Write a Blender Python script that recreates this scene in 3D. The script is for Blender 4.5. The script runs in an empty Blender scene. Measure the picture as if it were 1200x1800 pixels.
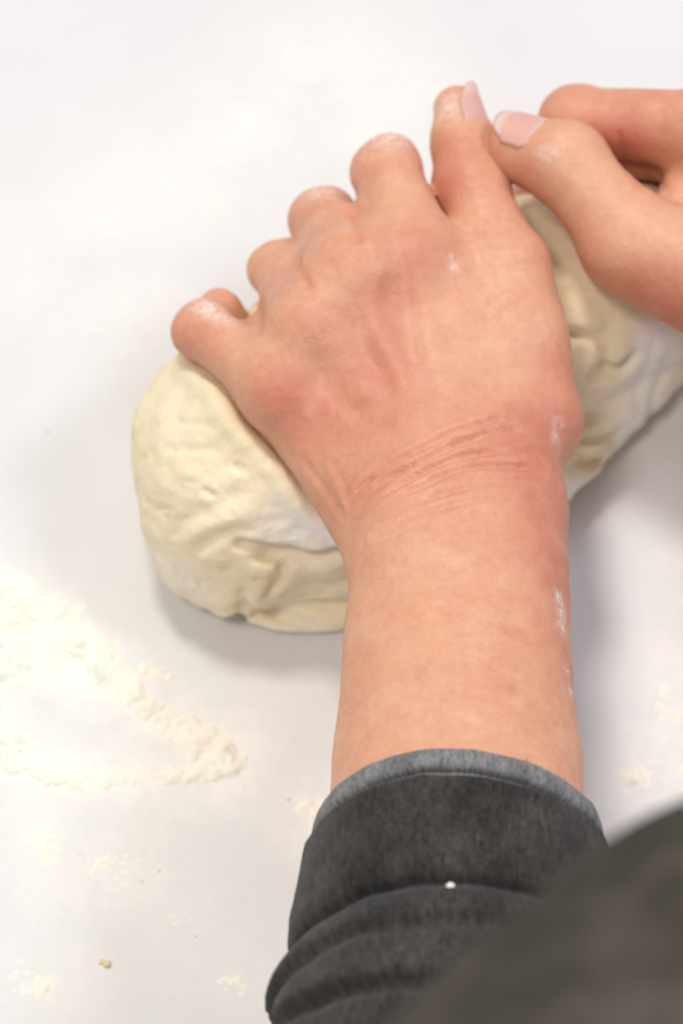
import bpy, math, random
import numpy as np
from mathutils import Vector, Matrix

random.seed(4); rng = np.random.default_rng(4)
F = np.float32
sc = bpy.context.scene

# ------------------------------------------------------------------ camera (all lengths in mm, scaled to m at the end)
ELEV, DIST, SCALE0 = math.radians(62), 750.0, 6.2          # elevation, distance to aim point, photo px per mm there
AIM = np.array([0.0, 0.0, 60.0])
FWD = np.array([0, math.cos(ELEV), -math.sin(ELEV)])
UP = np.array([0, math.sin(ELEV), math.cos(ELEV)])
RIGHT = np.array([1.0, 0, 0])
CAM = AIM - DIST * FWD
cd = bpy.data.cameras.new('camera'); cam = bpy.data.objects.new('camera', cd)
sc.collection.objects.link(cam); sc.camera = cam
cam.location = Vector(CAM * .001)
cam.rotation_euler = (math.pi / 2 - ELEV, 0, 0)
cd.sensor_fit = 'VERTICAL'; cd.sensor_height = 36
cd.lens = 36 * DIST / (1800 / SCALE0)
cd.clip_start, cd.clip_end = .02, 30
cd.dof.use_dof = True
cd.dof.focus_distance = .700
cd.dof.aperture_fstop = cd.lens / 10.5

# ------------------------------------------------------------------ light
w = bpy.data.worlds.new('World'); sc.world = w; w.use_nodes = True
w.node_tree.nodes['Background'].inputs[0].default_value = (.965, .985, 1, 1)
w.node_tree.nodes['Background'].inputs[1].default_value = .47
def area(name, loc, size, power, col):
    l = bpy.data.lights.new(name, 'AREA'); l.shape = 'DISK'; l.size = size; l.energy = power; l.color = col
    o = bpy.data.objects.new(name, l); sc.collection.objects.link(o); o.location = loc
    o.rotation_euler = (Vector((0.02, .03, .03)) - Vector(loc)).to_track_quat('-Z', 'Y').to_euler()
    return o
area('ceiling_lamp', (-.28, .78, 1.92), .34, 17.5, (1, .97, .915))
area('ceiling_lamp', (-.40, -.52, 1.78), .34, 11.5, (1, .945, .85))
area('window_light', (1.15, .25, 1.55), .42, 11, (.76, .83, 1))
vs = sc.view_settings
vs.view_transform = 'Standard'; vs.look = 'None'; vs.gamma = 1; vs.exposure = 0; vs.use_curve_mapping = False

# ------------------------------------------------------------------ helpers
def at_z(px, py, z):
    d = FWD * DIST * SCALE0 + RIGHT * (px - 600) + UP * (900 - py)
    t = (z - CAM[2]) / d[2]
    return CAM + d * t
def A(*v): return np.array(v, float)
def nz(v): v = np.asarray(v, float); return v / np.linalg.norm(v)
def obj(name, verts, faces, m, parent=None, smooth=True, uv=None):
    me = bpy.data.meshes.new(name)
    verts = np.asarray(verts, F) * F(.001)
    if isinstance(faces, np.ndarray):
        k = faces.shape[1]; nf = len(faces)
        me.vertices.add(len(verts)); me.vertices.foreach_set('co', verts.ravel())
        me.loops.add(nf * k); me.loops.foreach_set('vertex_index', faces.astype(np.int32).ravel())
        me.polygons.add(nf); me.polygons.foreach_set('loop_start', np.arange(0, nf * k, k, dtype=np.int32))
        me.update(calc_edges=True)
    else:
        me.from_pydata(verts.tolist(), [], faces)
    me.polygons.foreach_set('use_smooth', [smooth] * len(me.polygons))
    me.validate(); me.update()
    if uv is not None:
        l = me.uv_layers.new(name='UVMap'); idx = np.zeros(len(me.loops), np.int32)
        me.loops.foreach_get('vertex_index', idx); l.data.foreach_set('uv', np.asarray(uv, F)[idx].ravel())
    me.materials.append(m)
    o = bpy.data.objects.new(name, me); sc.collection.objects.link(o)
    if parent: o.parent = parent
    return o
def attr(o, name, val):
    a = o.data.attributes.new(name, 'FLOAT', 'POINT'); a.data.foreach_set('value', np.asarray(val, F))

def hash3(i, j, k, s):
    n = (i * 374761393 + j * 668265263 + k * 2147483647 + s * 974711) & 0xffffffff
    n = ((n ^ (n >> 13)) * 1274126177) & 0xffffffff
    return ((n ^ (n >> 16)) & 0xffff).astype(F) / F(65535)
def vnoise(P, seed=0):                     # 3-D value noise, 0..1
    P = np.asarray(P, F); I = np.floor(P).astype(np.int64); f = P - I; f = f * f * (3 - 2 * f)
    r = 0
    for a in (0, 1):
        for b in (0, 1):
            for c in (0, 1):
                wgt = (f[:, 0] if a else 1 - f[:, 0]) * (f[:, 1] if b else 1 - f[:, 1]) * (f[:, 2] if c else 1 - f[:, 2])
                r = r + wgt * hash3(I[:, 0] + a, I[:, 1] + b, I[:, 2] + c, seed)
    return r
def fbm(P, oct=4, seed=0):
    r, a, t = 0, 1.0, 0
    for o in range(oct):
        r = r + a * vnoise(np.asarray(P) * 2 ** o + 17.3 * o, seed + o); t += a; a *= .5
    return r / t

# ------------------------------------------------------------------ signed distance modelling + surface nets
def smin(a, b, k):
    h = np.maximum(k - np.abs(a - b), 0) / k
    return np.minimum(a, b) - h * h * k * .25
def cone(P, a, b, ra, rb):
    a = np.asarray(a, F); ab = np.asarray(b, F) - a
    q = P - a; t = np.clip(q @ ab / F(ab @ ab), 0, 1)
    q = q - t[:, None] * ab
    return np.sqrt((q * q).sum(1)) - (F(ra) + F(rb - ra) * t)
def econe(P, a, b, ra, rb, n, fa, fb):      # elliptical section: half-width r, half-thickness r*f along n
    a = np.asarray(a, F); ab = np.asarray(b, F) - a; L = np.linalg.norm(ab)
    n = np.asarray(n, float); n = n - (n @ ab) / (L * L) * ab; n = (n / np.linalg.norm(n)).astype(F)
    q = P - a; t = np.clip(q @ ab / F(L * L), 0, 1)
    q = q - t[:, None] * ab
    f = F(fa) + F(fb - fa) * t; r = F(ra) + F(rb - ra) * t
    qn = q @ n
    d2 = (q * q).sum(1) - qn * qn
    return (np.sqrt(np.maximum(d2, 0) + (qn / f) ** 2) - r) * np.sqrt(f)
def ell(P, c, r, R=None):
    q = P - np.asarray(c, F)
    if R is not None: q = q @ np.asarray(R, F)
    r = np.asarray(r, F)
    k0 = np.sqrt(((q / r) ** 2).sum(1)); k1 = np.sqrt(((q / (r * r)) ** 2).sum(1)) + F(1e-6)
    return k0 * (k0 - 1) / k1
def rotz(deg):
    c, s = math.cos(math.radians(deg)), math.sin(math.radians(deg)); return np.array([[c, -s, 0], [s, c, 0], [0, 0, 1]])

def mesh_sdf(f, lo, hi, h, newton=2):
    B = 8
    lo = np.asarray(lo, float); nb = np.ceil((np.asarray(hi, float) - lo) / (h * B)).astype(int)
    n = nb * B
    bi = np.stack(np.meshgrid(*[np.arange(k) for k in nb], indexing='ij'), -1).reshape(-1, 3)
    bc = (lo + (bi * B + (B - 1) / 2) * h).astype(F)
    db = f(bc)
    G = np.repeat(np.repeat(np.repeat(db.reshape(nb), B, 0), B, 1), B, 2).astype(F)
    act = np.abs(db) < h * B * 1.25
    off = np.stack(np.meshgrid(*[np.arange(B)] * 3, indexing='ij'), -1).reshape(1, -1, 3)
    idx = (bi[act][:, None] * B + off).reshape(-1, 3)
    for c in range(0, len(idx), 400000):
        s = idx[c:c + 400000]
        G[s[:, 0], s[:, 1], s[:, 2]] = f((lo + s * h).astype(F))
    S = G < 0
    cnt = np.zeros(n - 1, F); acc = np.zeros(tuple(n - 1) + (3,), F)
    quads = []
    for ax in range(3):
        a = [slice(None)] * 3; b = [slice(None)] * 3
        a[ax] = slice(0, -1); b[ax] = slice(1, None)
        x = np.argwhere(S[tuple(a)] != S[tuple(b)])
        e = np.zeros(3, int); e[ax] = 1
        v0 = G[x[:, 0], x[:, 1], x[:, 2]]; y = x + e; v1 = G[y[:, 0], y[:, 1], y[:, 2]]
        p = x.astype(F); p[:, ax] += v0 / (v0 - v1)
        o1, o2 = [k for k in range(3) if k != ax]
        cells = []
        for d1, d2 in ((0, 0), (1, 0), (1, 1), (0, 1)):
            cI = x.copy(); cI[:, o1] -= d1; cI[:, o2] -= d2
            ok = ((cI >= 0) & (cI < n - 1)).all(1)
            cc = np.clip(cI, 0, n - 2)
            np.add.at(acc, (cc[ok, 0], cc[ok, 1], cc[ok, 2]), p[ok]); np.add.at(cnt, (cc[ok, 0], cc[ok, 1], cc[ok, 2]), 1)
            cells.append((cI, ok))
        good = cells[0][1] & cells[1][1] & cells[2][1] & cells[3][1]
        q = np.stack([np.ravel_multi_index(np.clip(c[0], 0, n - 2)[good].T, tuple(n - 1)) for c in cells], 1)
        flip = (v0[good] < 0) ^ (ax == 1)
        q[~flip] = q[~flip][:, ::-1]
        quads.append(q)
    m = cnt > 0
    V = acc[m] / cnt[m][:, None]
    mp = np.full(cnt.size, -1, np.int64); mp[np.flatnonzero(m.ravel())] = np.arange(len(V))
    Q = mp[np.concatenate(quads)]
    V = (lo + V * h).astype(F)
    for _ in range(newton):
        g, d = grad(f, V)
        V = V - np.clip(d, -h, h)[:, None] * g
    g, d = grad(f, V)
    return V, Q, g
def grad(f, V, e=.25):
    d = f(V)
    g = np.stack([f(V + np.eye(3, dtype=F)[k] * F(e)) - d for k in range(3)], 1)
    ln = np.linalg.norm(g, axis=1) + 1e-6
    return g / ln[:, None], d / np.maximum(ln / e, .3)
def trace(pts, f):                          # photo pixels -> points on a surface
    pts = np.asarray(pts, float)
    d = FWD[None] * DIST * SCALE0 + RIGHT[None] * (pts[:, :1] - 600) + UP[None] * (900 - pts[:, 1:2])
    d /= np.linalg.norm(d, axis=1)[:, None]
    t = np.full(len(pts), 560.0)
    for _ in range(34):
        e = np.clip(f((CAM + d * t[:, None]).astype(F)), -6, 25)
        t = np.minimum(t + e * .85, 900)
        if np.abs(e).max() < .03: break
    return CAM + d * t[:, None]
def densify(pl, step=6):
    pl = np.asarray(pl, float); out = []
    for a, b in zip(pl[:-1], pl[1:]):
        k = max(2, int(np.linalg.norm(b - a) / step)); out += [a + (b - a) * i / k for i in range(k)]
    return np.array(out + [pl[-1]])
def smooth_pl(pl):
    p = densify(pl, 12)
    for _ in range(3):
        q = p.copy(); q[1:-1] = (p[:-2] + 2 * p[1:-1] + p[2:]) / 4; p = q
    return p
def dist_pl(V, pts):                        # distance to a sampled line, and position along it
    best = np.full(len(V), 1e9, F); bt = np.zeros(len(V), F)
    lo, hi = pts.min(0) - 10, pts.max(0) + 10
    m = ((V > lo) & (V < hi)).all(1); W = V[m]
    bb = np.full(len(W), 1e9, F); tt = np.zeros(len(W), F)
    for i in range(len(pts) - 1):
        p = pts[i].astype(F); e = (pts[i + 1] - pts[i]).astype(F); q = W - p
        u = np.clip(q @ e / F(e @ e + 1e-9), 0, 1); q = q - u[:, None] * e
        d = (q * q).sum(1); k = d < bb; bb[k] = d[k]; tt[k] = (i + u[k]) / (len(pts) - 1)
    best[m] = np.sqrt(bb); bt[m] = tt
    return best, bt

# ------------------------------------------------------------------ materials
def mat(name):
    m = bpy.data.materials.new(name); m.use_nodes = True
    nt = m.node_tree; return m, nt, nt.nodes['Principled BSDF']
def N(nt, t, **kw):
    n = nt.nodes.new(t)
    for k, v in kw.items():
        if k.startswith('i_'): n.inputs[int(k[2:]) if k[2:].isdigit() else k[2:].replace('_', ' ')].default_value = v
        else: setattr(n, k, v)
    return n
def mixc(nt, fac, a, b, blend='MIX'):
    n = nt.nodes.new('ShaderNodeMix'); n.data_type = 'RGBA'; n.blend_type = blend
    for s, v in ((0, fac), (6, a), (7, b)):
        if hasattr(v, 'links') or hasattr(v, 'is_linked'): nt.links.new(v, n.inputs[s])
        else: n.inputs[s].default_value = v if s == 0 else (*v, 1)
    return n.outputs[2]
def ramp(nt, src, lo, hi, a=0, b=1):
    n = nt.nodes.new('ShaderNodeMapRange'); n.inputs[1].default_value = lo; n.inputs[2].default_value = hi
    n.inputs[3].default_value = a; n.inputs[4].default_value = b; nt.links.new(src, n.inputs[0]); return n.outputs[0]
def mul(nt, a, b, op='MULTIPLY'):
    n = nt.nodes.new('ShaderNodeMath'); n.operation = op
    for s, v in ((0, a), (1, b)):
        if hasattr(v, 'is_linked'): nt.links.new(v, n.inputs[s])
        else: n.inputs[s].default_value = v
    return n.outputs[0]
def at_node(nt, name): return N(nt, 'ShaderNodeAttribute', attribute_name=name).outputs['Fac']
def noise(nt, scale, detail=4, rough=.55, vec=None, stretch=None):
    tc = N(nt, 'ShaderNodeTexCoord'); src = tc.outputs['Object'] if vec is None else tc.outputs[vec]
    if stretch:
        mp = N(nt, 'ShaderNodeMapping'); mp.inputs['Scale'].default_value = stretch; nt.links.new(src, mp.inputs[0]); src = mp.outputs[0]
    n = N(nt, 'ShaderNodeTexNoise'); n.inputs['Scale'].default_value = scale; n.inputs['Detail'].default_value = detail
    n.inputs['Roughness'].default_value = rough; nt.links.new(src, n.inputs['Vector']); return n.outputs['Fac']
def bump(nt, bs, h, strength, dist):
    b = N(nt, 'ShaderNodeBump'); b.inputs['Strength'].default_value = strength; b.inputs['Distance'].default_value = dist
    nt.links.new(h, b.inputs['Height']); nt.links.new(b.outputs[0], bs.inputs['Normal'])

M = {}
# counter
m, nt, b = mat('counter_white'); M['counter'] = m
c = mixc(nt, ramp(nt, noise(nt, 14, 5), .35, .7), (.675, .655, .655), (.71, .693, .693))
film = mul(nt, ramp(nt, noise(nt, 9, 6, .65), .5, .72), ramp(nt, noise(nt, 120, 4, .7), .3, .75))
c = mixc(nt, mul(nt, film, .35), c, (.79, .765, .745))
ds = mul(nt, at_node(nt, 'dust'), ramp(nt, mul(nt, mul(nt, noise(nt, 45, 5, .65), .6), mul(nt, noise(nt, 260, 4, .7), .4), 'ADD'), .26, .6))
c = mixc(nt, ds, c, (.88, .84, .77))
nt.links.new(c, b.inputs['Base Color']); b.inputs['Roughness'].default_value = .55
bump(nt, b, noise(nt, 160, 5, .7), .25, .0008)
# flour
m, nt, b = mat('flour'); M['flour'] = m
c = mixc(nt, ramp(nt, noise(nt, 70, 5), .3, .7), (.93, .885, .80), (.90, .84, .72))
nt.links.new(c, b.inputs['Base Color']); b.inputs['Roughness'].default_value = 1; b.inputs['Specular IOR Level'].default_value = .1
bump(nt, b, noise(nt, 900, 4, .7), .5, .0006)
# skin
m, nt, b = mat('skin'); M['skin'] = m
mott = ramp(nt, noise(nt, 55, 5, .6), .3, .72)
c = mixc(nt, mott, (.70, .345, .208), (.63, .268, .158))
big = ramp(nt, noise(nt, 34, 4, .65), .42, .64)
c = mixc(nt, mul(nt, big, .5), c, (.60, .25, .165))
bl = ramp(nt, noise(nt, 95, 4, .7), .5, .68)
c = mixc(nt, mul(nt, bl, .4), c, (.76, .46, .32))
fine = ramp(nt, noise(nt, 420, 4, .7), .35, .68)
c = mixc(nt, mul(nt, fine, .42), c, (.74, .435, .285))
c = mixc(nt, at_node(nt, 'red'), c, (.56, .18, .125))
c = mixc(nt, at_node(nt, 'pale'), c, (.78, .48, .305))
c = mixc(nt, mul(nt, at_node(nt, 'flour'), ramp(nt, noise(nt, 600, 4, .7), .36, .6)), c, (.90, .86, .80))
nt.links.new(c, b.inputs['Base Color'])
b.inputs['Roughness'].default_value = .5; b.inputs['Specular IOR Level'].default_value = .4
b.inputs['Subsurface Weight'].default_value = .22; b.inputs['Subsurface Radius'].default_value = (1, .35, .18); b.inputs['Subsurface Scale'].default_value = .0045
h = mul(nt, mul(nt, noise(nt, 900, 3, .6), .6), noise(nt, 330, 3, .6), 'ADD')
vo = N(nt, 'ShaderNodeTexVoronoi'); vo.inputs['Scale'].default_value = 900; nt.links.new(N(nt, 'ShaderNodeTexCoord').outputs['Object'], vo.inputs['Vector'])
bump(nt, b, mul(nt, h, mul(nt, vo.outputs['Distance'], .12), 'ADD'), .42, .0006)
nt.links.new(ramp(nt, noise(nt, 120, 4, .7), .3, .7, .36, .56), b.inputs['Roughness'])
# nail
m, nt, b = mat('nail'); M['nail'] = m
tc = N(nt, 'ShaderNodeTexCoord'); sp = N(nt, 'ShaderNodeSeparateXYZ'); nt.links.new(tc.outputs['UV'], sp.inputs[0])
c = mixc(nt, ramp(nt, sp.outputs[1], .80, .95), (.68, .375, .315), (.73, .52, .455))
c = mixc(nt, ramp(nt, sp.outputs[1], .10, .22), (.72, .43, .36), c)
nt.links.new(c, b.inputs['Base Color']); b.inputs['Roughness'].default_value = .42
b.inputs['Subsurface Weight'].default_value = .1; b.inputs['Subsurface Scale'].default_value = .002
# dough
m, nt, b = mat('dough'); M['dough'] = m
c = mixc(nt, ramp(nt, noise(nt, 32, 5), .3, .7), (.89, .775, .58), (.87, .725, .49))
c = mixc(nt, mul(nt, at_node(nt, 'flour'), ramp(nt, noise(nt, 110, 6, .7), .2, .5)), c, (.88, .865, .84))
nt.links.new(c, b.inputs['Base Color']); b.inputs['Roughness'].default_value = .62; b.inputs['Specular IOR Level'].default_value = .3
b.inputs['Subsurface Weight'].default_value = .25; b.inputs['Subsurface Radius'].default_value = (1, .7, .35); b.inputs['Subsurface Scale'].default_value = .005
bump(nt, b, mul(nt, noise(nt, 190, 5, .65), noise(nt, 620, 3, .6), 'ADD'), .4, .0009)
# cloth
def cloth(name, dark, light, scale=1.0):
    m, nt, b = mat(name); M[name] = m
    st = noise(nt, 1, 5, .75, 'UV', (170 * scale, 34 * scale, 1))
    st2 = noise(nt, 1, 4, .7, 'UV', (480 * scale, 120 * scale, 1))
    f = ramp(nt, mul(nt, mul(nt, st, .5), mul(nt, st2, .5), 'ADD'), .36, .64)
    lg = ramp(nt, noise(nt, 1, 4, .6, 'UV', (14 * scale, 9 * scale, 1)), .3, .7, .35, 1.25)
    c = mixc(nt, mul(nt, f, lg), dark, light)
    nt.links.new(c, b.inputs['Base Color']); b.inputs['Roughness'].default_value = .95; b.inputs['Specular IOR Level'].default_value = .12
    b.inputs['Sheen Weight'].default_value = .12; b.inputs['Sheen Roughness'].default_value = .5
    bump(nt, b, mul(nt, st, st2, 'ADD'), .5, .0007)
cloth('denim', (.010, .0092, .0086), (.090, .081, .076))
cloth('denim_hem', (.07, .068, .068), (.38, .37, .375))
m, nt, b = mat('shirt_cloth'); M['shirt'] = m
c = mixc(nt, ramp(nt, noise(nt, 22, 6, .75), .38, .62), (.046, .039, .032), (.105, .090, .076))
nt.links.new(c, b.inputs['Base Color']); b.inputs['Roughness'].default_value = .95; b.inputs['Specular IOR Level'].default_value = .12
bump(nt, b, noise(nt, 500, 4), .3, .001)
m, nt, b = mat('flour_speck'); M['speck'] = m
b.inputs['Base Color'].default_value = (.92, .87, .78, 1); b.inputs['Roughness'].default_value = 1; b.inputs['Specular IOR Level'].default_value = .1
m, nt, b = mat('crumb_tan'); M['tan'] = m
b.inputs['Base Color'].default_value = (.76, .63, .43, 1); b.inputs['Roughness'].default_value = .8

# ------------------------------------------------------------------ the counter, dusted with flour
DUST = [([(-60, 1060), (60, 1100), (150, 1170), (260, 1250), (390, 1330)], 17, 1.0), ([(-60, 1200), (20, 1330), (150, 1370), (390, 1365)], 15, .95), ([(60, 1440), (110, 1530), (220, 1530)], 22, .7),
        ([(300, 1610), (420, 1720)], 22, .4), ([(20, 1740), (90, 1720)], 24, .5), ([(540, 1420), (560, 1450)], 14, .8), ([(1090, 1385), (1230, 1300), (1210, 1180)], 20, .75), ([(1190, 1000), (1200, 1120)], 14, .45),
        ([(330, 320), (430, 240)], 26, .55), ([(170, 380), (270, 330)], 24, .5), ([(250, 540), (160, 560)], 20, .4), ([(560, 120), (650, 180)], 30, .5), ([(60, 480), (40, 420)], 24, .4), ([(400, 1250), (480, 1330)], 14, .35), ([(200, 1290), (250, 1320)], 12, .3)]
def counter():
    gx = np.concatenate([[-900, -896], np.arange(-170, 171, 3.0), [896, 900]]); gy = np.concatenate([[-420, -416], np.arange(-210, 391, 3.0), [1096, 1100]])
    X, Y = np.meshgrid(gx, gy, indexing='ij'); Z = np.zeros_like(X); Z[0] = Z[-1] = -4; Z[:, 0] = Z[:, -1] = -4
    V = np.stack([X.ravel(), Y.ravel(), Z.ravel()], 1); n = len(V); I = np.arange(n).reshape(X.shape)
    Q = np.stack([I[:-1, :-1], I[1:, :-1], I[1:, 1:], I[:-1, 1:]], -1).reshape(-1, 4)
    ring = np.concatenate([I[:-1, 0], I[-1, :-1], I[:0:-1, -1], I[0, :0:-1]]); V2 = V[ring].copy(); V2[:, 2] = -30
    k = len(ring); j = np.arange(k); Q2 = np.stack([n + j, n + (j + 1) % k, ring[(j + 1) % k], ring[j]], 1)
    V = np.concatenate([V, V2]); o = obj('counter', V, np.concatenate([Q, Q2]), M['counter'], smooth=False)
    d = np.zeros(len(V), F)
    for pl, r, a in DUST:
        for q in densify(pl, 25):
            c = at_z(q[0], q[1], 0); d = np.maximum(d, a * np.exp(-((V[:, 0] - c[0]) ** 2 + (V[:, 1] - c[1]) ** 2) / (r * r)))
    attr(o, 'dust', d); o['kind'] = 'structure'
counter()

# ------------------------------------------------------------------ hands: skeleton
NL = nz(A(-.12, -.12, 1))                                   # left dorsal normal
wr = at_z(806, 905, 76)
L = dict(
    wrist=wr,
    ind=[at_z(735, 455, 84), at_z(680, 300, 79), None, None],
    mid=[at_z(618, 488, 86), at_z(568, 388, 66), None, None],
    rin=[at_z(550, 575, 82), at_z(496, 474, 61), None, None],
    pin=[at_z(486, 682, 74), at_z(356, 578, 66), at_z(385, 553, 56), at_z(412, 574, 46)],
    th=[at_z(932, 735, 70), at_z(888, 478, 79), at_z(826, 325, 78), at_z(804, 192, 82)])
for k, mdl in (('ind', (3, 9, -21)), ('mid', (2, 7, -24)), ('rin', (2, 5, -23))):
    p = L[k][1]; L[k][2] = p + A(*mdl); L[k][3] = L[k][2] + A(3, -7, -15)
fore_dir = nz(at_z(803, 1400, 90) - wr)
FA = [wr, wr + fore_dir * 100, wr + fore_dir * 245]

def hand_sdf(P):
    P = np.asarray(P, F); n = NL; wr = L['wrist']
    MC = {'ind': (12, 8.5, 10.6), 'mid': (3, 9.5, 10.6), 'rin': (-7, 9.3, 9.8), 'pin': (-17, 8.6, 9.2)}
    side = nz(np.cross(nz(L['mid'][0] - wr), n))            # towards the thumb
    palm = None
    for k, (so, r0, r1) in MC.items():
        a = wr + side * so + nz(L['mid'][0] - wr) * 4 - n * 4; b = L[k][0] - n * 2.5
        d = cone(P, a, b, r0, r1); palm = d if palm is None else smin(palm, d, 11)
        d = cone(P, a - n * 5, b - n * 8, 8, 8.5); palm = smin(palm, d, 9)
    # heel of the hand, thumb ball
    palm = smin(palm, ell(P, wr + nz(L['mid'][0] - wr) * 26 - side * 14 - n * 12, (17, 24, 12), rotz(25)), 8)
    # wrist + forearm
    arm = econe(P, FA[0], FA[1], 27.6, 32.4, n, .70, .80)
    arm = smin(arm, econe(P, FA[1], FA[2], 32.4, 41, n, .80, .92), 2)
    palm = smin(palm, arm, 20)
    # ulna head
    palm = smin(palm, ell(P, wr + fore_dir * 16 - A(15, 0, 0) + n * 8, (9, 10, 8)), 8)
    # knuckles
    for k, (r, up) in {'ind': (8.5, 3.2), 'mid': (8.5, 3.4), 'rin': (7.8, 3.0), 'pin': (7.0, 3.0)}.items():
        palm = smin(palm, ell(P, L[k][0] + n * up - nz(L[k][1] - L[k][0]) * 1.5, (r, r * 1.15, r * .85)), 9)
    for ka, kb in (('ind', 'mid'), ('mid', 'rin'), ('rin', 'pin')):   # webs
        wa = L[ka][0] * .45 + L[ka][1] * .55; wb = L[kb][0] * .45 + L[kb][1] * .55; ca = L[ka][0]; cb = L[kb][0]
        f = 8.2 if kb != 'pin' else 6.5
        palm = smin(palm, cone(P, (ca + cb) / 2 - n * 2.5, (wa + wb) / 2 - n * (3.5 if kb != 'pin' else 6), 9, f), 8)
    # thumb
    t = L['th']
    th = smin(cone(P, t[0], t[1], 13.5, 11.2), cone(P, t[1], t[2], 11.6, 10.6), 5)
    th = smin(th, cone(P, t[2], t[2] + (t[3] - t[2]) * .5, 10.2, 9.3), 3)
    th = smin(th, cone(P, t[2] + (t[3] - t[2]) * .5, t[3], 9.3, 6.8), 4)
    th = smin(th, ell(P, t[2], (10.2, 8, 10)), 5)
    palm = smin(palm, cone(P, t[0], t[1], 13.5, 11.2), 14)
    # web between thumb and index
    web = cone(P, (t[1] + t[0]) / 2 - n * 2, (L['ind'][0] + wr) / 2 - n * 3, 9, 9)
    web = smin(web, cone(P, t[1] * .72 + t[0] * .28 - n * 3, L['ind'][0] * .8 + wr * .2 - n * 5, 6.5, 8), 9)
    palm = smin(palm, web, 13)
    out = smin(palm, th, 7)
    R = {'ind': (11.8, 9.8, 8.6, 7.2), 'mid': (11.2, 9.3, 8.5, 7.2), 'rin': (10.6, 8.7, 8.0, 6.8), 'pin': (9.8, 7.9, 6.6, 5.6)}
    res = out
    for k in ('ind', 'mid', 'rin', 'pin'):
        j, r = L[k], R[k]
        f = cone(P, j[0], j[1], r[0], r[1])
        fd = nz(j[1] - j[0]); lat = nz(np.cross(fd, n)); dor = np.cross(lat, fd)
        f = smin(f, cone(P, j[1] - lat * r[1] * .32 + dor * .9, j[1] + lat * r[1] * .32 + dor * .9, r[1] * .74, r[1] * .74), 3)
        f = smin(f, cone(P, j[1], j[2], r[1] * .97, r[2]), 3); f = smin(f, cone(P, j[2], j[3], r[2], r[3]), 3)
        res = smin(res, smin(palm, f, 8), 1.3)
    return res

# right hand, thumb side up, palm towards the cook
NR = nz(A(.15, .75, .5))
Rr = dict(
    wrist=A(178, 78, 76),
    ind=[at_z(1262, 226, 90), at_z(1012, 216, 78), None, None],
    mid=[A(110, 117, 72), A(68, 127, 60), A(60, 116, 42), A(68, 103, 34)],
    rin=[A(114, 116, 54), A(74, 125, 42), A(66, 112, 27), A(76, 100, 22)],
    pin=[A(118, 110, 40), A(86, 118, 28), A(80, 108, 18), A(86, 100, 15)],
    th=[A(124, 52, 84), at_z(1112, 430, 81), at_z(995, 288, 88), at_z(920, 264, 85)])
p = Rr['ind'][1]; Rr['ind'][2] = p + A(0, 1, -22); Rr['ind'][3] = Rr['ind'][2] + A(9, -4, -14)
RFA = [Rr['wrist'], Rr['wrist'] + A(45, -66, 26), Rr['wrist'] + A(110, -172, 74)]
def rhand_sdf(P):
    P = np.asarray(P, F); n = NR; wr = Rr['wrist']
    ax = nz(Rr['mid'][0] - wr); side = nz(np.cross(n, ax)); side = side if side[2] > 0 else -side
    palm = None
    for k, (so, r0, r1) in {'ind': (12, 9, 10.5), 'mid': (3, 9.5, 10.5), 'rin': (-7, 9.3, 9.8), 'pin': (-16, 8.6, 9)}.items():
        a = wr + side * so - ax * 4; b = Rr[k][0]
        d = cone(P, a, b, r0, r1); palm = d if palm is None else smin(palm, d, 11)
        palm = smin(palm, cone(P, a - n * 6, b - n * 7, 8, 8), 9)
    arm = econe(P, RFA[0], RFA[1], 28, 31, n, .72, .82)
    arm = smin(arm, econe(P, RFA[1], RFA[2], 31, 40, n, .82, .92), 12)
    palm = smin(palm, arm, 18)
    t = Rr['th']
    mcone = cone(P, t[0], t[1], 17.5, 14)
    palm = smin(palm, mcone, 14)
    palm = smin(palm, cone(P, t[0] + A(6, 14, -4), Rr['ind'][0] + A(14, -8, -4), 12, 10), 12)
    palm = smin(palm, cone(P, t[1] + A(12, 8, -6), Rr['ind'][0] + A(-6, -10, -15), 8, 8.5), 8)
    th = smin(mcone, cone(P, t[1], t[2], 13.2, 11.4), 6)
    th = smin(th, ell(P, t[2], (11.4, 11, 11)), 5)
    th = smin(th, cone(P, t[2], t[3], 11.0, 10.4), 4)
    R = {'ind': (11, 10.6, 9, 7.4), 'mid': (10.2, 9.6, 8.6, 7.2), 'rin': (9.5, 8.9, 8, 6.8), 'pin': (8.6, 8.0, 7.2, 6.2)}
    res = smin(palm, th, 5)
    for k in ('ind', 'mid', 'rin', 'pin'):
        j, r = Rr[k], R[k]
        f = cone(P, j[0], j[1], r[0], r[1])
        f = smin(f, ell(P, j[1], (r[1] * 1.04,) * 3), 2.5)
        f = smin(f, cone(P, j[1], j[2], r[1] * .97, r[2]), 3); f = smin(f, cone(P, j[2], j[3], r[2], r[3]), 3)
        res = smin(res, smin(palm, f, 7), 1.2)
    return res

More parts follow.
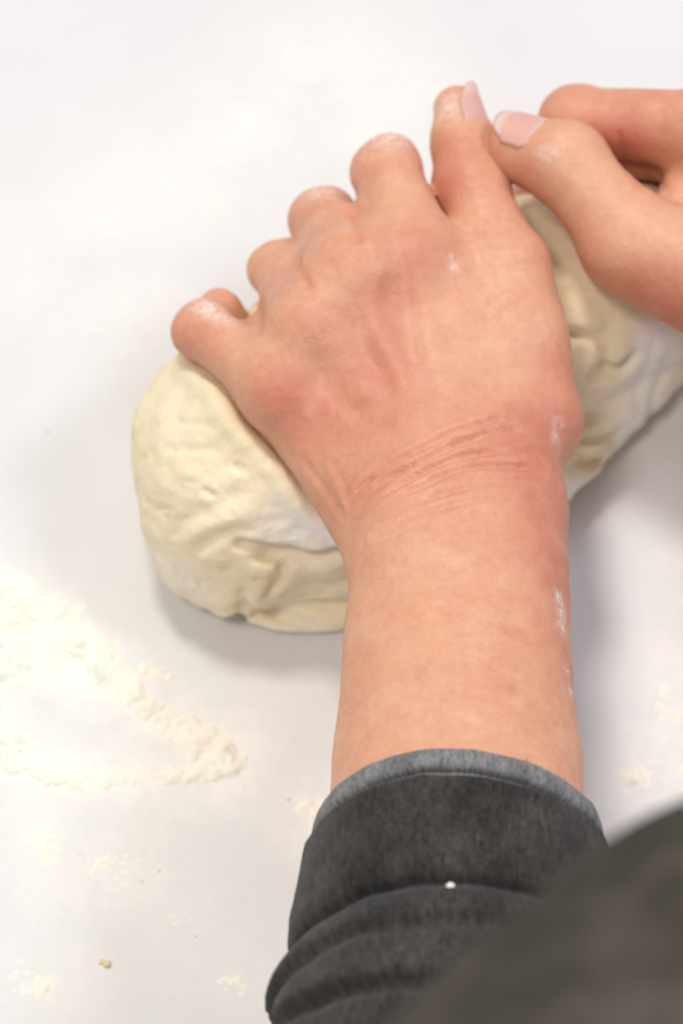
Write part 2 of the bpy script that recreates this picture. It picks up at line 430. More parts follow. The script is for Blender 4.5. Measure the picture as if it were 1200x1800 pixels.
# ------------------------------------------------------------------ left hand mesh
def gauss_patches(V, pats, f):
    out = np.zeros(len(V), F)
    P3 = trace([(a, b) for a, b, _, _ in pats], f)
    for p, (_, _, r, s) in zip(P3, pats):
        d2 = ((V - p.astype(F)) ** 2).sum(1); out = 1 - (1 - out) * (1 - min(s, .97) * np.exp(-d2 / (r * r)))
    return out
lo = np.min([L['pin'][1], FA[2], L['ind'][3], FA[1]], 0) - 60; hi = np.max([L['th'][3], FA[2], L['th'][0], L['mid'][0]], 0) + 60
lo[1] = FA[1][1] - 70
VL, QL, gL = mesh_sdf(hand_sdf, lo, hi, .95, 1)
disp = np.zeros(len(VL), F); crease = np.zeros(len(VL), F)
WR = [([(605, 904), (627, 857), (670, 822), (722, 800), (783, 766), (835, 746), (913, 733)], 1.0, 1.1),
      ([(631, 883), (683, 839), (748, 809), (809, 779), (869, 759), (935, 755)], .8, 1.0),
      ([(640, 900), (713, 848), (765, 818), (835, 796), (925, 790), (985, 800)], .6, .9),
      ([(670, 891), (744, 857), (800, 826), (843, 818), (930, 822), (985, 830)], .65, .9),
      ([(720, 893), (752, 880), (800, 862), (852, 846), (940, 848)], .45, .9),
      ([(690, 922), (709, 915), (765, 898), (809, 885), (878, 874), (950, 876)], .4, .9),
      ([(530, 800), (570, 857), (598, 915)], .8, 1.2), ([(556, 815), (588, 874), (606, 920)], .8, 1.1),
      ([(575, 800), (606, 850), (612, 890)], .35, 1.0),
      ([(800, 720), (860, 700), (930, 690)], .3, 1.0),
      ([(700, 828), (760, 797), (820, 770)], .35, .7), ([(690, 860), (740, 838), (790, 806)], .4, .7), ([(820, 806), (880, 780), (950, 770)], .35, .7), ([(770, 846), (840, 834), (900, 838)], .3, .7),
      ([(650, 258), (682, 250), (712, 260)], .5, .8), ([(645, 274), (682, 266), (720, 276)], .45, .8), ([(545, 352), (568, 345), (596, 354)], .45, .8), ([(540, 366), (568, 360), (600, 368)], .4, .8), ([(468, 440), (486, 434), (508, 442)], .4, .8), ([(322, 560), (338, 545), (360, 545)], .4, .8),
      ([(616, 350), (625, 380), (632, 410), (640, 440)], .55, 1.4), ([(519, 435), (526, 465), (538, 495), (552, 525)], .55, 1.4),
      # thumb joint creases
      ([(846, 428), (868, 436), (888, 434)], .6, .9), ([(852, 446), (876, 452), (896, 446)], .5, .9), ([(815, 340), (838, 346), (856, 340)], .35, .8),
      ([(818, 355), (840, 360), (860, 352)], .3, .8)]
NW = [fbm(VL / 5.5, 2, 60 + k) for k in range(3)]
for iw, (pl, dep, wd) in enumerate(WR):
    pts = trace(smooth_pl(pl), hand_sdf)
    d, t = dist_pl(VL, pts)
    env = np.minimum(1, np.minimum(t, 1 - t) * 4.5 + .03) * np.clip(NW[iw % 3] * 2.2 - .1, .6, 1.2)
    crease = np.maximum(crease, env * min(1, dep * 1.6) * np.exp(-(d / (wd * 1.25)) ** 2))
    dep = dep * (1.7 if iw < 6 else 1.0)
    disp -= dep * env * np.exp(-(d / wd) ** 2)
    disp += .35 * dep * env * np.exp(-((d - 2.0) / 1.1) ** 2)
# extensor tendons
for k, am in (('ind', .85), ('mid', 1.1), ('rin', 1.1), ('pin', .8)):
    a = L['wrist'] + NL * 22; b = L[k][0] + NL * 13
    q = VL - a.astype(F); ab = (b - a).astype(F); t = np.clip(q @ ab / (ab @ ab), 0, 1)
    q = q - t[:, None] * ab; q = q - (q @ NL.astype(F))[:, None] * NL.astype(F)
    m = (gL @ NL.astype(F) > .3)
    disp += m * am * (np.exp(-((q * q).sum(1)) / 13.0) - .24 * np.exp(-((np.sqrt((q * q).sum(1)) - 6) / 3) ** 2)) * np.clip(fbm(VL / 9, 2, 91) * 2.4 - .4, .2, 1.2) * np.clip(np.minimum((t - .15) * 4, (1 - t) * 5), 0, 1)
disp += (fbm(VL / 9, 3, 5) - .5) * .7 + (fbm(VL / 17, 2, 7) - .5) * 2.2 + (fbm(VL * A(1 / 1.6, 1 / 3.4, 1 / 2.4), 2, 9) - .5) * .22
sl_ = (VL - wr.astype(F)) @ fore_dir.astype(F)
disp = disp * np.clip(1 - (sl_ - 85) / 20, .15, 1) - 2.2 * np.clip((sl_ - 101) / 6, 0, 1)
VL = VL + gL * disp[:, None]
redL = gauss_patches(VL, [(508, 690, 9, .85), (735, 440, 9, .55), (600, 470, 7, .25), (690, 525, 10, .5), (620, 640, 14, .5), (560, 560, 7, .3), (700, 640, 14, .35), (560, 760, 10, .4), (660, 740, 12, .35),
                          (940, 735, 8, .7), (930, 800, 14, .65), (965, 880, 14, .6), (980, 650, 10, .45), (975, 1000, 13, .5), (985, 1150, 12, .35), (985, 730, 9, .5), (895, 1212, 2.2, .55), (885, 1110, 2.5, .25), (745, 1180, 1.6, .25), (700, 1130, 4, .12),
                          (785, 330, 10, .6), (790, 260, 8, .4), (680, 250, 9, .3), (570, 340, 8, .25), (480, 420, 7, .25), (330, 590, 9, .3), (640, 860, 10, .3), (580, 880, 9, .25), (780, 800, 14, .22), (960, 1000, 12, .28)], hand_sdf)
paleL = gauss_patches(VL, [(600, 500, 6, .3), (870, 445, 6, .35), (560, 640, 8, .3), (790, 600, 14, .25), (480, 440, 8, .3), (690, 330, 9, .2), (810, 390, 8, .3), (430, 620, 7, .25), (700, 1250, 20, .2), (720, 1000, 14, .2)], hand_sdf)  # lighter skin spots, with knuckle highlights put into the colour
flGhostL = gauss_patches(VL, [(797, 470, 1.2, .8), (793, 452, .9, .7), (395, 560, 3, .8), (372, 545, 3, .8), (350, 535, 3, .7), (345, 665, 3.5, .8), (375, 700, 3.5, .8), (400, 735, 2.5, .6),
                         (565, 332, 6, .55), (655, 242, 6, .5), (695, 242, 6, .45), (480, 416, 5, .5), (785, 190, 5, .45), (655, 570, 1.2, .4), (980, 745, 2.5, .35), (975, 770, 2, .35),  # finger-top patches here: pale motion-blur edges put into the flour colour
                         (983, 1050, 2.2, .8), (988, 1075, 2.2, .9), (990, 1100, 2.2, .8), (997, 1180, 1.6, .6), (1002, 1215, 1.6, .5)], hand_sdf)

# ------------------------------------------------------------------ right hand mesh
lo = np.array([25, -40, 5.]); hi = np.array([270, 160, 150.])
VR, QR, gR = mesh_sdf(rhand_sdf, lo, hi, 1.2, 1)
dR = (fbm(VR / 9, 3, 5) - .5) * .8 + (fbm(VR / 2.4, 2, 9) - .5) * .2
for pl, dep, wd in (([(1085, 225), (1092, 260), (1096, 300)], .7, 1.0), ([(1120, 300), (1150, 325), (1168, 355)], .7, 1.1), ([(1140, 290), (1170, 330), (1180, 370)], .6, 1.0),
                    ([(948, 195), (952, 235), (958, 268)], .25, 1.0), ([(1160, 190), (1165, 230), (1150, 270)], .4, 1.2), ([(990, 270), (1010, 290), (1015, 315)], .3, .9)):
    pts = trace(smooth_pl(pl), rhand_sdf); d, t = dist_pl(VR, pts)
    dR -= dep * np.minimum(1, np.minimum(t, 1 - t) * 6 + .15) * np.exp(-(d / wd) ** 2)
VR = VR + gR * dR[:, None]
redR = gauss_patches(VR, [(1090, 262, 12, .9), (1060, 225, 8, .5), (930, 300, 7, .4), (1050, 400, 10, .25), (880, 310, 7, .55), (1140, 480, 14, .45), (1190, 540, 14, .5), (1140, 320, 8, .5), (1010, 170, 12, .2), (1150, 200, 14, .3)], rhand_sdf)
paleR = gauss_patches(VR, [(1020, 300, 10, .35), (1090, 390, 12, .35), (1190, 420, 10, .35)], rhand_sdf)  # bright side of the thumb put into the skin colour
flR = gauss_patches(VR, [(960, 270, 4, .35), (905, 215, 5, .3)], rhand_sdf)

# ------------------------------------------------------------------ torso and upper arms under the shirt (coarse)
SHL, SHR = A(30, -440, 420), A(345, -430, 420)
ELB, ELR = FA[2] + A(-2, -8, 2), RFA[2]
def torso_sdf(P, g=0.0):
    P = np.asarray(P, F)
    d = ell(P, A(190, -418, 330), (150 + g, 105 + g, 190 + g))
    d = smin(d, ell(P, A(135, -307, 297), (148 + g, 140 + g, 95 + g)), 50)
    d = smin(d, ell(P, A(268, -262, 295), (98 + g, 88 + g, 90 + g)), 50)
    d = smin(d, cone(P, SHL + A(25, 0, 0), SHR, 52 + g, 52 + g), 50)
    d = smin(d, cone(P, SHL + A(20, 0, 0), SHL + (ELB - SHL) * .45, 50 + g, 46 + g), 30)
    d = smin(d, cone(P, SHR, ELR, 50 + g, 44 + g), 30)
    return d
tlo, thi = (-80, -560, 90), (470, -60, 560)
VT, QT, gT = mesh_sdf(lambda P: np.minimum(torso_sdf(P, -8), cone(P, SHL, ELB, 38, 36)), tlo, thi, 8)
Vall = np.concatenate([VL, VR, VT]); Qall = np.concatenate([QL, QR + len(VL), QT + len(VL) + len(VR)])
person = obj('person', Vall, Qall, M['skin'])
zt = np.zeros(len(VT), F)
attr(person, 'red', np.clip(np.concatenate([np.maximum(redL, .34 * crease), redR, zt]) * .95 * (.6 + 1.0 * fbm(Vall / 5, 2, 77)), 0, .95)); attr(person, 'pale', np.concatenate([paleL, paleR, zt])); attr(person, 'flour', np.concatenate([flGhostL, flR, zt]))
person['label'] = 'person in a dark shirt with rolled sleeve, both bare hands kneading the dough'
person['category'] = 'person'

# ------------------------------------------------------------------ nails
def nail(base, tip, normal, r0, r1, halfang, v0, v1, tipext=1.5):
    ax = nz(tip - base); n = nz(normal - (normal @ ax) * ax); s = np.cross(ax, n)
    Ln = np.linalg.norm(tip - base); nu, nv = 14, 18; V, uv, Q = [], [], []
    for k in (0, 1):
        for j in range(nv + 1):
            v = j / nv; z0 = (v0 + (v1 - v0) * v) * Ln + (tipext if v > .9 else 0) * (v - .9) * 10
            wv = (math.sqrt(max(0, 1 - ((.34 - v) / .34) ** 2)) + .02 if v < .34 else 1) * (1 if v < .72 else math.cos((v - .72) / .28 * 1.05))
            r = (r0 + (r1 - r0) * v) + .22 - k * .8
            for i in range(nu + 1):
                uu = i / nu * 2 - 1; u = uu * halfang * wv; z = z0
                V.append(base + ax * (z - abs(i / nu * 2 - 1) ** 2 * (1.2 if v > .8 else .2)) + n * r * math.cos(u) + s * r * math.sin(u)); uv.append((i / nu, v))
    W = nu + 1; K = W * (nv + 1)
    for j in range(nv):
        for i in range(nu):
            a = j * W + i; Q.append((a, a + 1, a + W + 1, a + W)); Q.append((K + a + W, K + a + W + 1, K + a + 1, K + a))
    for j in range(nv):
        for i in (0, nu):
            a = j * W + i; Q.append((a, a + W, K + a + W, K + a))
    for i in range(nu):
        for j in (0, nv):
            a = j * W + i; Q.append((a, a + 1, K + a + 1, K + a))
    return obj('nail', V, np.array(Q), M['nail'], person, uv=uv)
t = L['th']; nail(t[2], t[3], A(.80, -.2, .56), 9.8, 6.7, .9, .40, 1.2)
t = Rr['th']; nail(t[2], t[3], A(-.35, .35, .85), 10.8, 10.2, .75, .55, 1.5)

# ------------------------------------------------------------------ dough
def dough_base0(P):
    P = np.asarray(P, F)
    d = ell(P, A(-21, 35, 33), (42, 42, 33))
    d = smin(d, econe(P, A(0, 43, 36), A(84, 98, 33), 37, 34, A(0, 0, 1), .80, .90), 16)
    d = smin(d, ell(P, A(-10, 21, 41), (37, 24, 17), rotz(14)), 6)       # overhanging lip
    d = smin(d, ell(P, A(-35, 9, 18), (22, 18, 18), rotz(-20)), 13)
    r = (cone(P, A(-16, 7, 15), A(22, 11, 16), 13, 14))
    r = smin(r, cone(P, A(22, 11, 17), A(56, 38, 17), 14, 15), 4)
    r = smin(r, cone(P, A(58, 39, 16), A(95, 81, 15), 15, 15), 3)
    r = smin(r, ell(P, A(-10, -5, 4), (19, 6, 5)), 1.5)
    d = smin(d, r, 2.2)
    d = smin(d, ell(P, A(60, 60, 47), (16, 11, 14), rotz(35)), 5)
    return np.maximum(d, -(P[:, 2] - F(.3)))
SLOTS = []
for pl, rr, push in (([(425, 955), (475, 972), (540, 978), (640, 958)], 3.0, 2.0), ([(502, 984), (492, 1015), (468, 1046)], 1.5, .8), ([(430, 1068), (480, 1080), (545, 1098)], 1.9, 1.0),
                     ([(1000, 818), (1035, 818), (1060, 800)], 2.4, .8), ([(1000, 776), (1040, 780), (1088, 764)], 1.9, .6), ([(1042, 655), (1080, 655), (1112, 628)], 2.6, 1.0), ([(985, 592), (1020, 588), (1056, 596)], 1.8, .6)):
    q = trace(densify(pl, 40), dough_base0) + FWD * push
    SLOTS.append((q, rr))
def dough_base(P):
    P = np.asarray(P, F); d0 = dough_base0(P); msk = np.abs(d0) < 8
    if not msk.any(): return d0
    out = d0.copy(); d = d0[msk]; P = P[msk]; sl = None
    for q, rr in SLOTS:
        for i in range(len(q) - 1):
            e = cone(P, q[i], q[i + 1], rr * (.55 + .45 * math.sin(math.pi * (i + .3) / len(q))), rr * (.55 + .45 * math.sin(math.pi * (i + 1.3) / len(q))))
            sl = e if sl is None else np.minimum(sl, e)
    k = F(3.5); b = -sl; h = np.maximum(k - np.abs(d - b), 0) / k
    out[msk] = np.maximum(d, b) + h * h * k * .25
    return out
def hands(P): return np.minimum(hand_sdf(P), rhand_sdf(P))
def dough_sdf(P):
    d = dough_base(P)
    m = np.abs(d) < 5
    if m.any():
        dh = np.full(len(d), 50, F); dh[m] = hands(P[m])
        k = F(4); a, b = d, -(dh - F(.25))
        h = np.maximum(k - np.abs(a - b), 0) / k
        d = np.maximum(a, b) + h * h * k * .25
    return d
VD, QD, gD = mesh_sdf(dough_sdf, (-75, -22, -1), (140, 140, 80), 1.1, newton=1)
dd = (fbm(VD / 15, 3, 21) - .5) * 4.5 + (fbm(VD * A(.16, .28, .28), 3, 33) - .5) * 1.4 + (fbm(VD / 1.9, 2, 35) - .5) * .45 - .8 * np.exp(-((fbm(VD * A(.07, .13, .13), 3, 39) - .5) / .022) ** 2) * np.clip(fbm(VD / 11, 2, 37) * 5 - 2.4, 0, 1)
CR = [([(430, 955), (470, 968), (520, 974), (570, 972), (630, 955)], 1.5, 2.6), ([(500, 985), (490, 1015), (468, 1045)], 1.0, 1.7), ([(430, 1062), (470, 1074), (530, 1090)], .8, 2.2),
      ([(300, 738), (325, 745), (350, 741), (380, 752)], .9, 1.0), ([(280, 790), (330, 786), (400, 795)], .6, 1.3), ([(352, 860), (368, 866), (378, 872)], 1.2, 1.0), ([(408, 815), (420, 822), (430, 832)], 1.3, .9),
      ([(300, 930), (340, 910), (400, 880), (460, 858)], .9, 2.2), ([(330, 980), (370, 945), (420, 930), (460, 940)], 1.2, 2.0), ([(300, 1000), (320, 1030), (330, 1060)], .6, 1.8),
      ([(430, 985), (470, 978), (500, 975)], 1.2, 1.4), ([(405, 1090), (432, 1062), (428, 1025)], 1.6, 1.9),
      ([(985, 590), (1015, 585), (1055, 592)], 1.6, 1.4), ([(1000, 775), (1040, 778), (1085, 765)], 1.8, 1.6), ([(1000, 815), (1035, 818), (1058, 800)], 2.2, 1.6),
      ([(1060, 560), (1075, 600), (1062, 640), (1050, 660)], 1.6, 2.0), ([(1050, 640), (1085, 650), (1110, 630)], 1.5, 2.2), ([(1130, 770), (1150, 700), (1165, 650)], 1.2, 1.8),
      ([(1110, 700), (1135, 650), (1150, 600)], 1.0, 2)]
for pl, dep, wd in CR:
    pts = trace(smooth_pl(pl), dough_sdf); d, t = dist_pl(VD, pts)
    env = np.minimum(1, np.minimum(t, 1 - t) * 5 + .1)
    dd -= dep * env * np.exp(-(d / wd) ** 2); dd += .4 * dep * env * np.exp(-((d - 2.2 * wd) / (1.3 * wd)) ** 2)
dh = hands(VD)
dd *= 1 - .35 * np.clip((VD[:, 0] - 30) / 15, 0, 1)
dd += 2.2 * np.exp(-((dh - 4.5) / 3.0) ** 2)
dd *= np.clip((dh - .2) / 2.5, .0, 1) * np.clip((VD[:, 2] - .3) / 3, .15, 1)
VD = VD + gD * dd[:, None]; VD[:, 2] = np.maximum(VD[:, 2], .4)
flD = gauss_patches(VD, [(500, 935, 11, .6), (560, 930, 10, .65), (600, 950, 8, .6), (330, 1030, 8, .35), (300, 1010, 6, .3), (1150, 650, 14, 1), (1185, 700, 14, 1), (1100, 780, 8, .9), (1150, 600, 9, .9), (1050, 840, 7, .9), (1120, 740, 9, .9), (1010, 860, 6, .7)], dough_sdf)
flD = np.clip(flD + np.clip((9 - VD[:, 2]) / 9, 0, 1) * .5, 0, 1)
dough = obj('dough', VD, QD, M['dough'])
attr(dough, 'flour', flD)
dough['label'] = 'pale folded lump of bread dough under the hands on the white counter'; dough['category'] = 'dough'

# ------------------------------------------------------------------ shirt: torso, sleeve, cuff
VS, QS, gS = mesh_sdf(torso_sdf, tlo, thi, 5)
fold = (fbm(VS * A(1 / 60, 1 / 110, 1 / 110), 2, 50) - .5) * 14
fold += 11 * np.sin((VS[:, 0] * .9 - VS[:, 1] * .25 + 30 * fbm(VS / 80, 2, 57)) / 12) * np.clip(fbm(VS / 70, 2, 58) * 3 - .9, 0, 1)
fold += 2.0 * np.sin((VS[:, 0] * .8 + VS[:, 1] * .35 + 14 * fbm(VS / 50, 2, 52)) / 5.5) * np.clip(fbm(VS / 45, 2, 54) * 3 - 1, 0, 1)
VS = VS + gS * fold[:, None]
shirt = obj('shirt', VS, QS, M['shirt'], person)

axis_pts = [FA[0] + fore_dir * 60, FA[0] + fore_dir * 110, FA[0] + fore_dir * 165, FA[0] + fore_dir * 225, ELB * .75 + SHL * .25 + A(0, -22, -8), ELB * .4 + SHL * .6, SHL]
def catmull(pts, n=60):
    pts = [2 * pts[0] - pts[1]] + list(pts) + [2 * pts[-1] - pts[-2]]; out = []
    for i in range(1, len(pts) - 2):
        for k in range(n):
            u = k / n; p0, p1, p2, p3 = pts[i - 1:i + 3]
            out.append(.5 * (2 * p1 + (p2 - p0) * u + (2 * p0 - 5 * p1 + 4 * p2 - p3) * u * u + (3 * p1 - p0 - 3 * p2 + p3) * u ** 3))
    return np.array(out + [pts[-2]])
AXP = catmull(axis_pts); AXL = np.concatenate([[0], np.cumsum(np.linalg.norm(np.diff(AXP, axis=0), axis=1))])
def axis_at(s):
    p = np.stack([np.interp(s, AXL, AXP[:, k]) for k in range(3)], -1)
    q = np.stack([np.interp(s + 4, AXL, AXP[:, k]) for k in range(3)], -1); q0 = np.stack([np.interp(s - 4, AXL, AXP[:, k]) for k in range(3)], -1)
    tg = q - q0; tg /= np.linalg.norm(tg, axis=-1, keepdims=True); return p, tg
def tube(sv, off, nth=220, rim_slant=0.0, foldf=None):
    """sv: distances along the sleeve, off: radial offsets over the forearm; returns verts, quads, uv"""
    th = np.linspace(0, 2 * np.pi, nth, endpoint=False)
    S, TH = np.meshgrid(sv, th, indexing='ij'); O = np.repeat(np.asarray(off)[:, None], nth, 1)
    S2 = S - rim_slant * np.sin(TH) + 1.6 * np.sin(3 * TH + 1) * np.clip(1 - (S - 40) / 50, 0, 1) * .5 + .12 * np.sin(17 * TH)
    p, tg = axis_at(S2.ravel())
    up = NL; n = up - (tg @ up)[:, None] * tg; n /= np.linalg.norm(n, axis=1)[:, None]
    bvec = np.cross(tg, n)
    sf = S2.ravel() - AXL[0] + 60
    rw = np.interp(sf, [0, 100, 245, 400], [27.6, 32.4, 41, 50]); rh = rw * np.interp(sf, [0, 100, 245, 400], [.7, .8, .92, 1])
    T = TH.ravel(); o = O.ravel()
    if foldf is not None: o = np.maximum(o + foldf(S.ravel(), T), np.minimum(o, 1.9))
    V = p + bvec * ((rw + o) * np.cos(T))[:, None] + n * ((rh + o) * np.sin(T))[:, None]
    m = len(sv); I = np.arange(m * nth).reshape(m, nth)
    Q = np.stack([I[:-1], I[1:], np.roll(I[1:], -1, 1), np.roll(I[:-1], -1, 1)], -1).reshape(-1, 4)
    uv = np.stack([T / (2 * np.pi), S.ravel() / 200], 1)
    return V, Q, uv
def nz2(s, t, fs, ft, seed, amp):
    P = np.stack([np.cos(t) * ft, np.sin(t) * ft, s * fs], 1); return (fbm(P, 3, seed) - .5) * 2 * amp
def spline(pts, step=.6):
    a = np.array(pts, float); d = np.concatenate([[0], np.cumsum(np.linalg.norm(np.diff(a, axis=0), axis=1))])
    u = np.arange(0, d[-1], step); b = np.stack([np.interp(u, d, a[:, k]) for k in (0, 1)], 1)
    for _ in range(2): b[1:-1] = (b[:-2] + 2 * b[1:-1] + b[2:]) / 4
    return b[:, 0], b[:, 1]
S0 = 40                                                     # where the rim lies along the sleeve axis
wob = lambda s, t: nz2(s, t, 1 / 30, 2.0, 61, 1.0) + nz2(s, t, 1 / 6, 6, 63, .35)
SL = 6.0
s_, o_ = spline([(S0 + 22, 1.6), (S0 + 3, 1.8), (S0, 2.6), (S0 - .2, 3.6), (S0 + 1.5, 4.4), (S0 + 5.0, 4.5), (S0 + 6.0, 3.6), (S0 + 6.4, .6)])
V, Q, uv = tube(s_, o_, 260, SL, wob); obj('cuff_hem', V, Q, M['denim_hem'], shirt, uv=uv)
s_, o_ = spline([(S0 + 3, 1.3), (S0 + 8.6, 1.5), (S0 + 8.7, 3.6), (S0 + 8.4, 4.8), (S0 + 9.4, 5.9), (S0 + 14, 6.0), (S0 + 28, 6.8), (S0 + 34, 6.6), (S0 + 37, 5.4), (S0 + 38.6, 2.2)])
V, Q, uv = tube(s_, o_, 260, SL, wob); cuff = obj('cuff', V, Q, M['denim'], shirt, uv=uv)
def sfold(s, t):
    x = s - S0; r = wob(s, t) * .9
    # overlapping folds: each rises slowly and drops sharply into a crease
    for s0, am, up, sl, ph in ((47, 3.2, 9, 3, .8), (58, 3.0, 10, 6, 1.9), (72, 3.8, 13, 9, 1.2), (88, 3.4, 14, 10, 2.4), (106, 4.2, 17, 12, 1.5), (128, 4, 20, 12, 2.2), (155, 4, 24, 10, 1)):
        c = s0 + sl * np.cos(t - ph) + nz2(s * 0, t, 0, 1.6, int(s0), 3)
        y = (x - c); amp = am * (.35 + .65 * np.clip(.5 + .8 * np.sin(1.5 * t + ph * 3), 0, 1))
        r = r + amp * np.where(y < 0, np.exp(-(y / up) ** 2), np.exp(-(y / 1.8) ** 2)) - amp * 1.0 * np.exp(-((y - 3.2) / 1.9) ** 2)
    return r + nz2(s, t, 1 / 16, 2.2, 71, 1.6) * np.clip((x - 40) / 15, 0, 1)
s_, o_ = spline([(S0 + 30, 2.0), (S0 + 39, 2.0), (S0 + 41, 4.8), (S0 + 46, 6.8), (S0 + 60, 7.0), (S0 + 90, 9), (S0 + 140, 12), (S0 + 220, 12), (AXL[-1] - 10, 6)], 1.0)
V, Q, uv = tube(s_, o_, 240, SL, sfold); sleeve = obj('sleeve', V, Q, M['denim'], shirt, uv=uv)
# the right sleeve is the shirt's own arm; frayed threads on the rolled hem
th = rng.uniform(0, 2 * np.pi, 150)
Vf, Qf = [], []
for t in th:
    s0 = S0 + rng.uniform(-.2, 1.2)
    pv, _, _ = tube(np.array([s0, s0 + .01]), np.array([3.0, 3.0]), 1, 0)
    ss = s0 - SL * math.sin(t)
    p, tg = axis_at(np.array([ss])); p, tg = p[0], tg[0]
    up = NL; n = nz(up - (tg @ up) * tg); bv = np.cross(tg, n)
    sf = ss + 60; rw = np.interp(sf, [0, 100, 245], [27.6, 32.4, 41]); rh = rw * np.interp(sf, [0, 100, 245], [.7, .8, .92])
    c = p + bv * (rw + 2.4) * math.cos(t) + n * (rh + 2.4) * math.sin(t)
    dr = nz(-tg + rng.normal(0, .45, 3) + .3 * (bv * math.cos(t) + n * math.sin(t))); ln = rng.uniform(.4, 1.7)
    sd = nz(np.cross(dr, [.3, .5, .8])) * .11; s2 = nz(np.cross(dr, sd)) * .11
    k = len(Vf); mid = c + dr * ln * .5 + rng.normal(0, .25, 3); e = c + dr * ln
    for q, r in ((c, 1), (mid, .8), (e, .3)):
        Vf += [q + sd * r, q - sd * r + s2 * r, q - s2 * r]
    for a in (0, 3):
        for i in range(3):
            j = (i + 1) % 3; Qf.append((k + a + i, k + a + j, k + a + 3 + j, k + a + 3 + i))
fr = obj('frayed_threads', Vf, np.array(Qf), M['denim_hem'], cuff, uv=np.zeros((len(Vf), 2))); fr['kind'] = 'stuff'
fr.parent = shirt

# ------------------------------------------------------------------ flour on the counter
def flour():
    h = .65; x = np.arange(-150, 150, h); y = np.arange(-190, 330, h)
    X, Y = np.meshgrid(x, y, indexing='ij'); P = np.stack([X.ravel(), Y.ravel(), np.zeros(X.size)], 1).astype(F)
    base = np.zeros(len(P), F)
    def g(px, py, r, a, sy=1.0):
        c = at_z(px, py, 0); d2 = ((P[:, 0] - c[0]) ** 2 + ((P[:, 1] - c[1]) / sy) ** 2) / (r * r)
        return a * np.exp(-d2)
    def line(pl, r, a):
        nonlocal base
        for q in densify(pl, 14): base = np.maximum(base, g(q[0], q[1], r, a))
    line([(-60, 1040), (60, 1075), (90, 1120)], 12, 1.0); line([(-80, 1130), (60, 1160)], 14, 1.05); line([(-80, 1250), (0, 1250), (30, 1330)], 9, .95)
    line([(100, 1090), (180, 1180), (260, 1240), (330, 1300), (385, 1325)], 8.5, .95); line([(250, 1180), (300, 1200)], 5, .7)
    line([(20, 1330), (90, 1365), (190, 1375), (300, 1362), (375, 1365)], 5, .95); line([(340, 1290), (400, 1330), (405, 1350)], 5.5, .85)
    line([(80, 1460), (100, 1510)], 9, .62); line([(180, 1530), (215, 1545)], 7, .62); line([(225, 1510), (235, 1530)], 5, .6)
    line([(545, 1420), (575, 1440)], 6, .8); line([(1090, 1385), (1120, 1365)], 7, .66); line([(1180, 1240), (1230, 1300), (1220, 1380)], 10, .72)
    line([(400, 1720), (430, 1735)], 6, .56); line([(310, 1620), (330, 1625)], 4, .56); line([(40, 1720), (70, 1735)], 8, .57)
    hole = np.maximum(g(165, 1290, 11, 1), g(240, 1325, 8, .9)); hole = np.maximum(hole, g(275, 1215, 4.5, .55))
    n1 = fbm(P / 10, 4, 80); n2 = fbm(P / 3.4, 3, 84); n3 = fbm(P / 1.3, 2, 86)
    v = base - hole * .78 + (n1 - .5) * .55 + (n2 - .5) * .42 + (n3 - .5) * .30
    ht = np.clip(v - .54, -.06, .12) * 2.0 + np.clip(v - .62, 0, 1) * 3.6 + np.clip(v - .66, 0, 1) * (n2 - .45) * 6.5
    ht += (n3 - .5) * .5 * (v > .52)
    ht -= .08
    hh = ht.reshape(X.shape); keep = hh > .0
    kc = keep[:-1, :-1] | keep[1:, :-1] | keep[1:, 1:] | keep[:-1, 1:]
    I = np.arange(X.size).reshape(X.shape)
    Q = np.stack([I[:-1, :-1], I[1:, :-1], I[1:, 1:], I[:-1, 1:]], -1)[kc]
    P[:, 2] = np.maximum(ht, -.3)
    used = np.unique(Q); mp = np.zeros(X.size, np.int64); mp[used] = np.arange(len(used))
    o = obj('flour', P[used], mp[Q], M['flour'])
    o['kind'] = 'stuff'; o['label'] = 'loose cream flour spilled in a clumpy ring on the white counter'; o['category'] = 'flour'
flour()
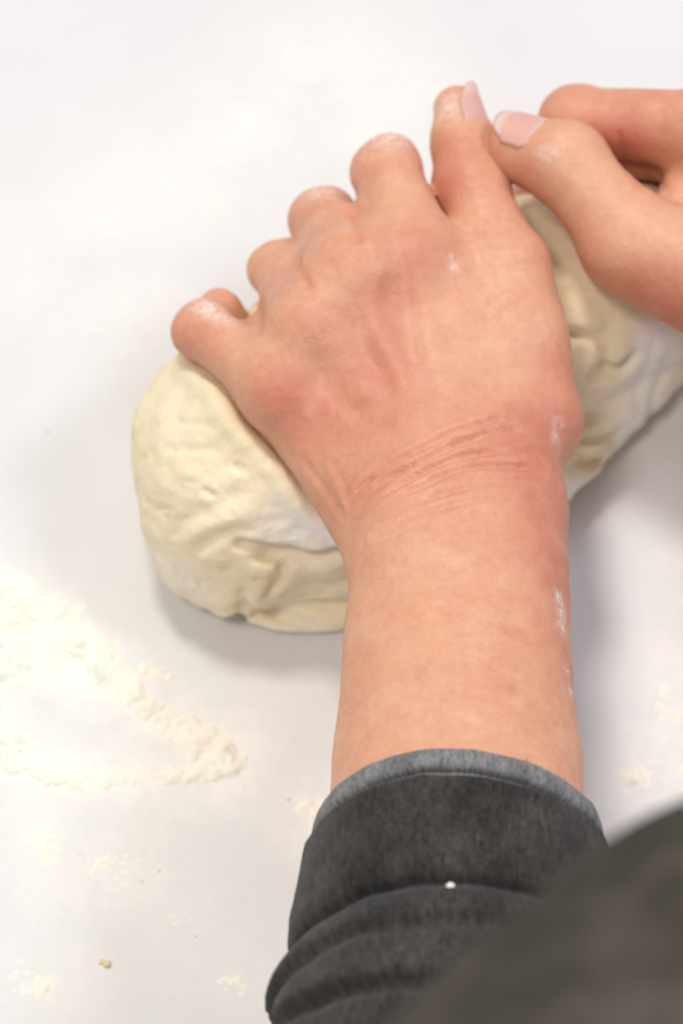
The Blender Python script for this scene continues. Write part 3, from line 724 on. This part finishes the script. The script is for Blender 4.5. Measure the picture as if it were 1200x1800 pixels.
def lump(r, seed, flat=.7, sub=2):
    import bmesh
    bm = bmesh.new(); bmesh.ops.create_icosphere(bm, subdivisions=sub, radius=1)
    V = np.array([v.co[:] for v in bm.verts]); Fc = [[v.index for v in f.verts] for f in bm.faces]; bm.free()
    V = V * (1 + (fbm(V * 1.6 + seed * 7.1, 2, seed) - .5)[:, None] * .9) * r; V[:, 2] *= flat
    return V, np.array(Fc)
# loose specks of flour and dough, too small to tell apart
Vs, Fs, k = [], [], 0
for i in range(22):
    if i < 9: px, py = rng.uniform(0, 620), rng.uniform(1380, 1800)
    elif i < 20: px, py = rng.normal(230, 150), rng.normal(1270, 130)
    else: px, py = rng.uniform(0, 1200), rng.uniform(200, 1800)
    v, f = lump(rng.gamma(2, .15) + .12, i % 40, .15, 1); c = at_z(px, py, .1); c[2] = .15
    Vs.append(v + c); Fs.append(f + k); k += len(v)
o = obj('flour_specks', np.concatenate(Vs), np.concatenate(Fs), M['speck']); o['kind'] = 'stuff'
o['label'] = 'tiny scattered specks of flour and dough over the counter'; o['category'] = 'flour'
v, f = lump(1.2, 3, .5); c = at_z(188, 1694, .6); v2, f2 = lump(.8, 9, .5)
o = obj('dough_crumb', np.concatenate([v + c, v2 + c + A(-1.5, .7, -.2)]), np.concatenate([f, f2 + len(v)]), M['tan'])
o['label'] = 'small tan dough crumb alone on the bare counter at lower left'; o['category'] = 'crumb'
# crumb stuck on the sleeve fold
def sleeve_hit(px, py):
    me = sleeve.data; dep = bpy.context.evaluated_depsgraph_get()
    d = FWD * DIST * SCALE0 + RIGHT * (px - 600) + UP * (900 - py); d = nz(d)
    best = None
    for ob in (cuff, sleeve):
        ok, loc, nr, _ = ob.ray_cast(Vector(CAM * .001), Vector(d))
        if ok and (best is None or (loc - Vector(CAM * .001)).length < best[0]): best = ((loc - Vector(CAM * .001)).length, np.array(loc) * 1000)
    return best[1] if best else at_z(px, py, 120)
bpy.context.view_layer.update()
v, f = lump(1.05, 5, .7)
o = obj('flour_crumb', v + sleeve_hit(792, 1558) - FWD * .4, f, M['speck'])
o['label'] = 'single white flour crumb stuck on the dark rolled sleeve'; o['category'] = 'crumb'
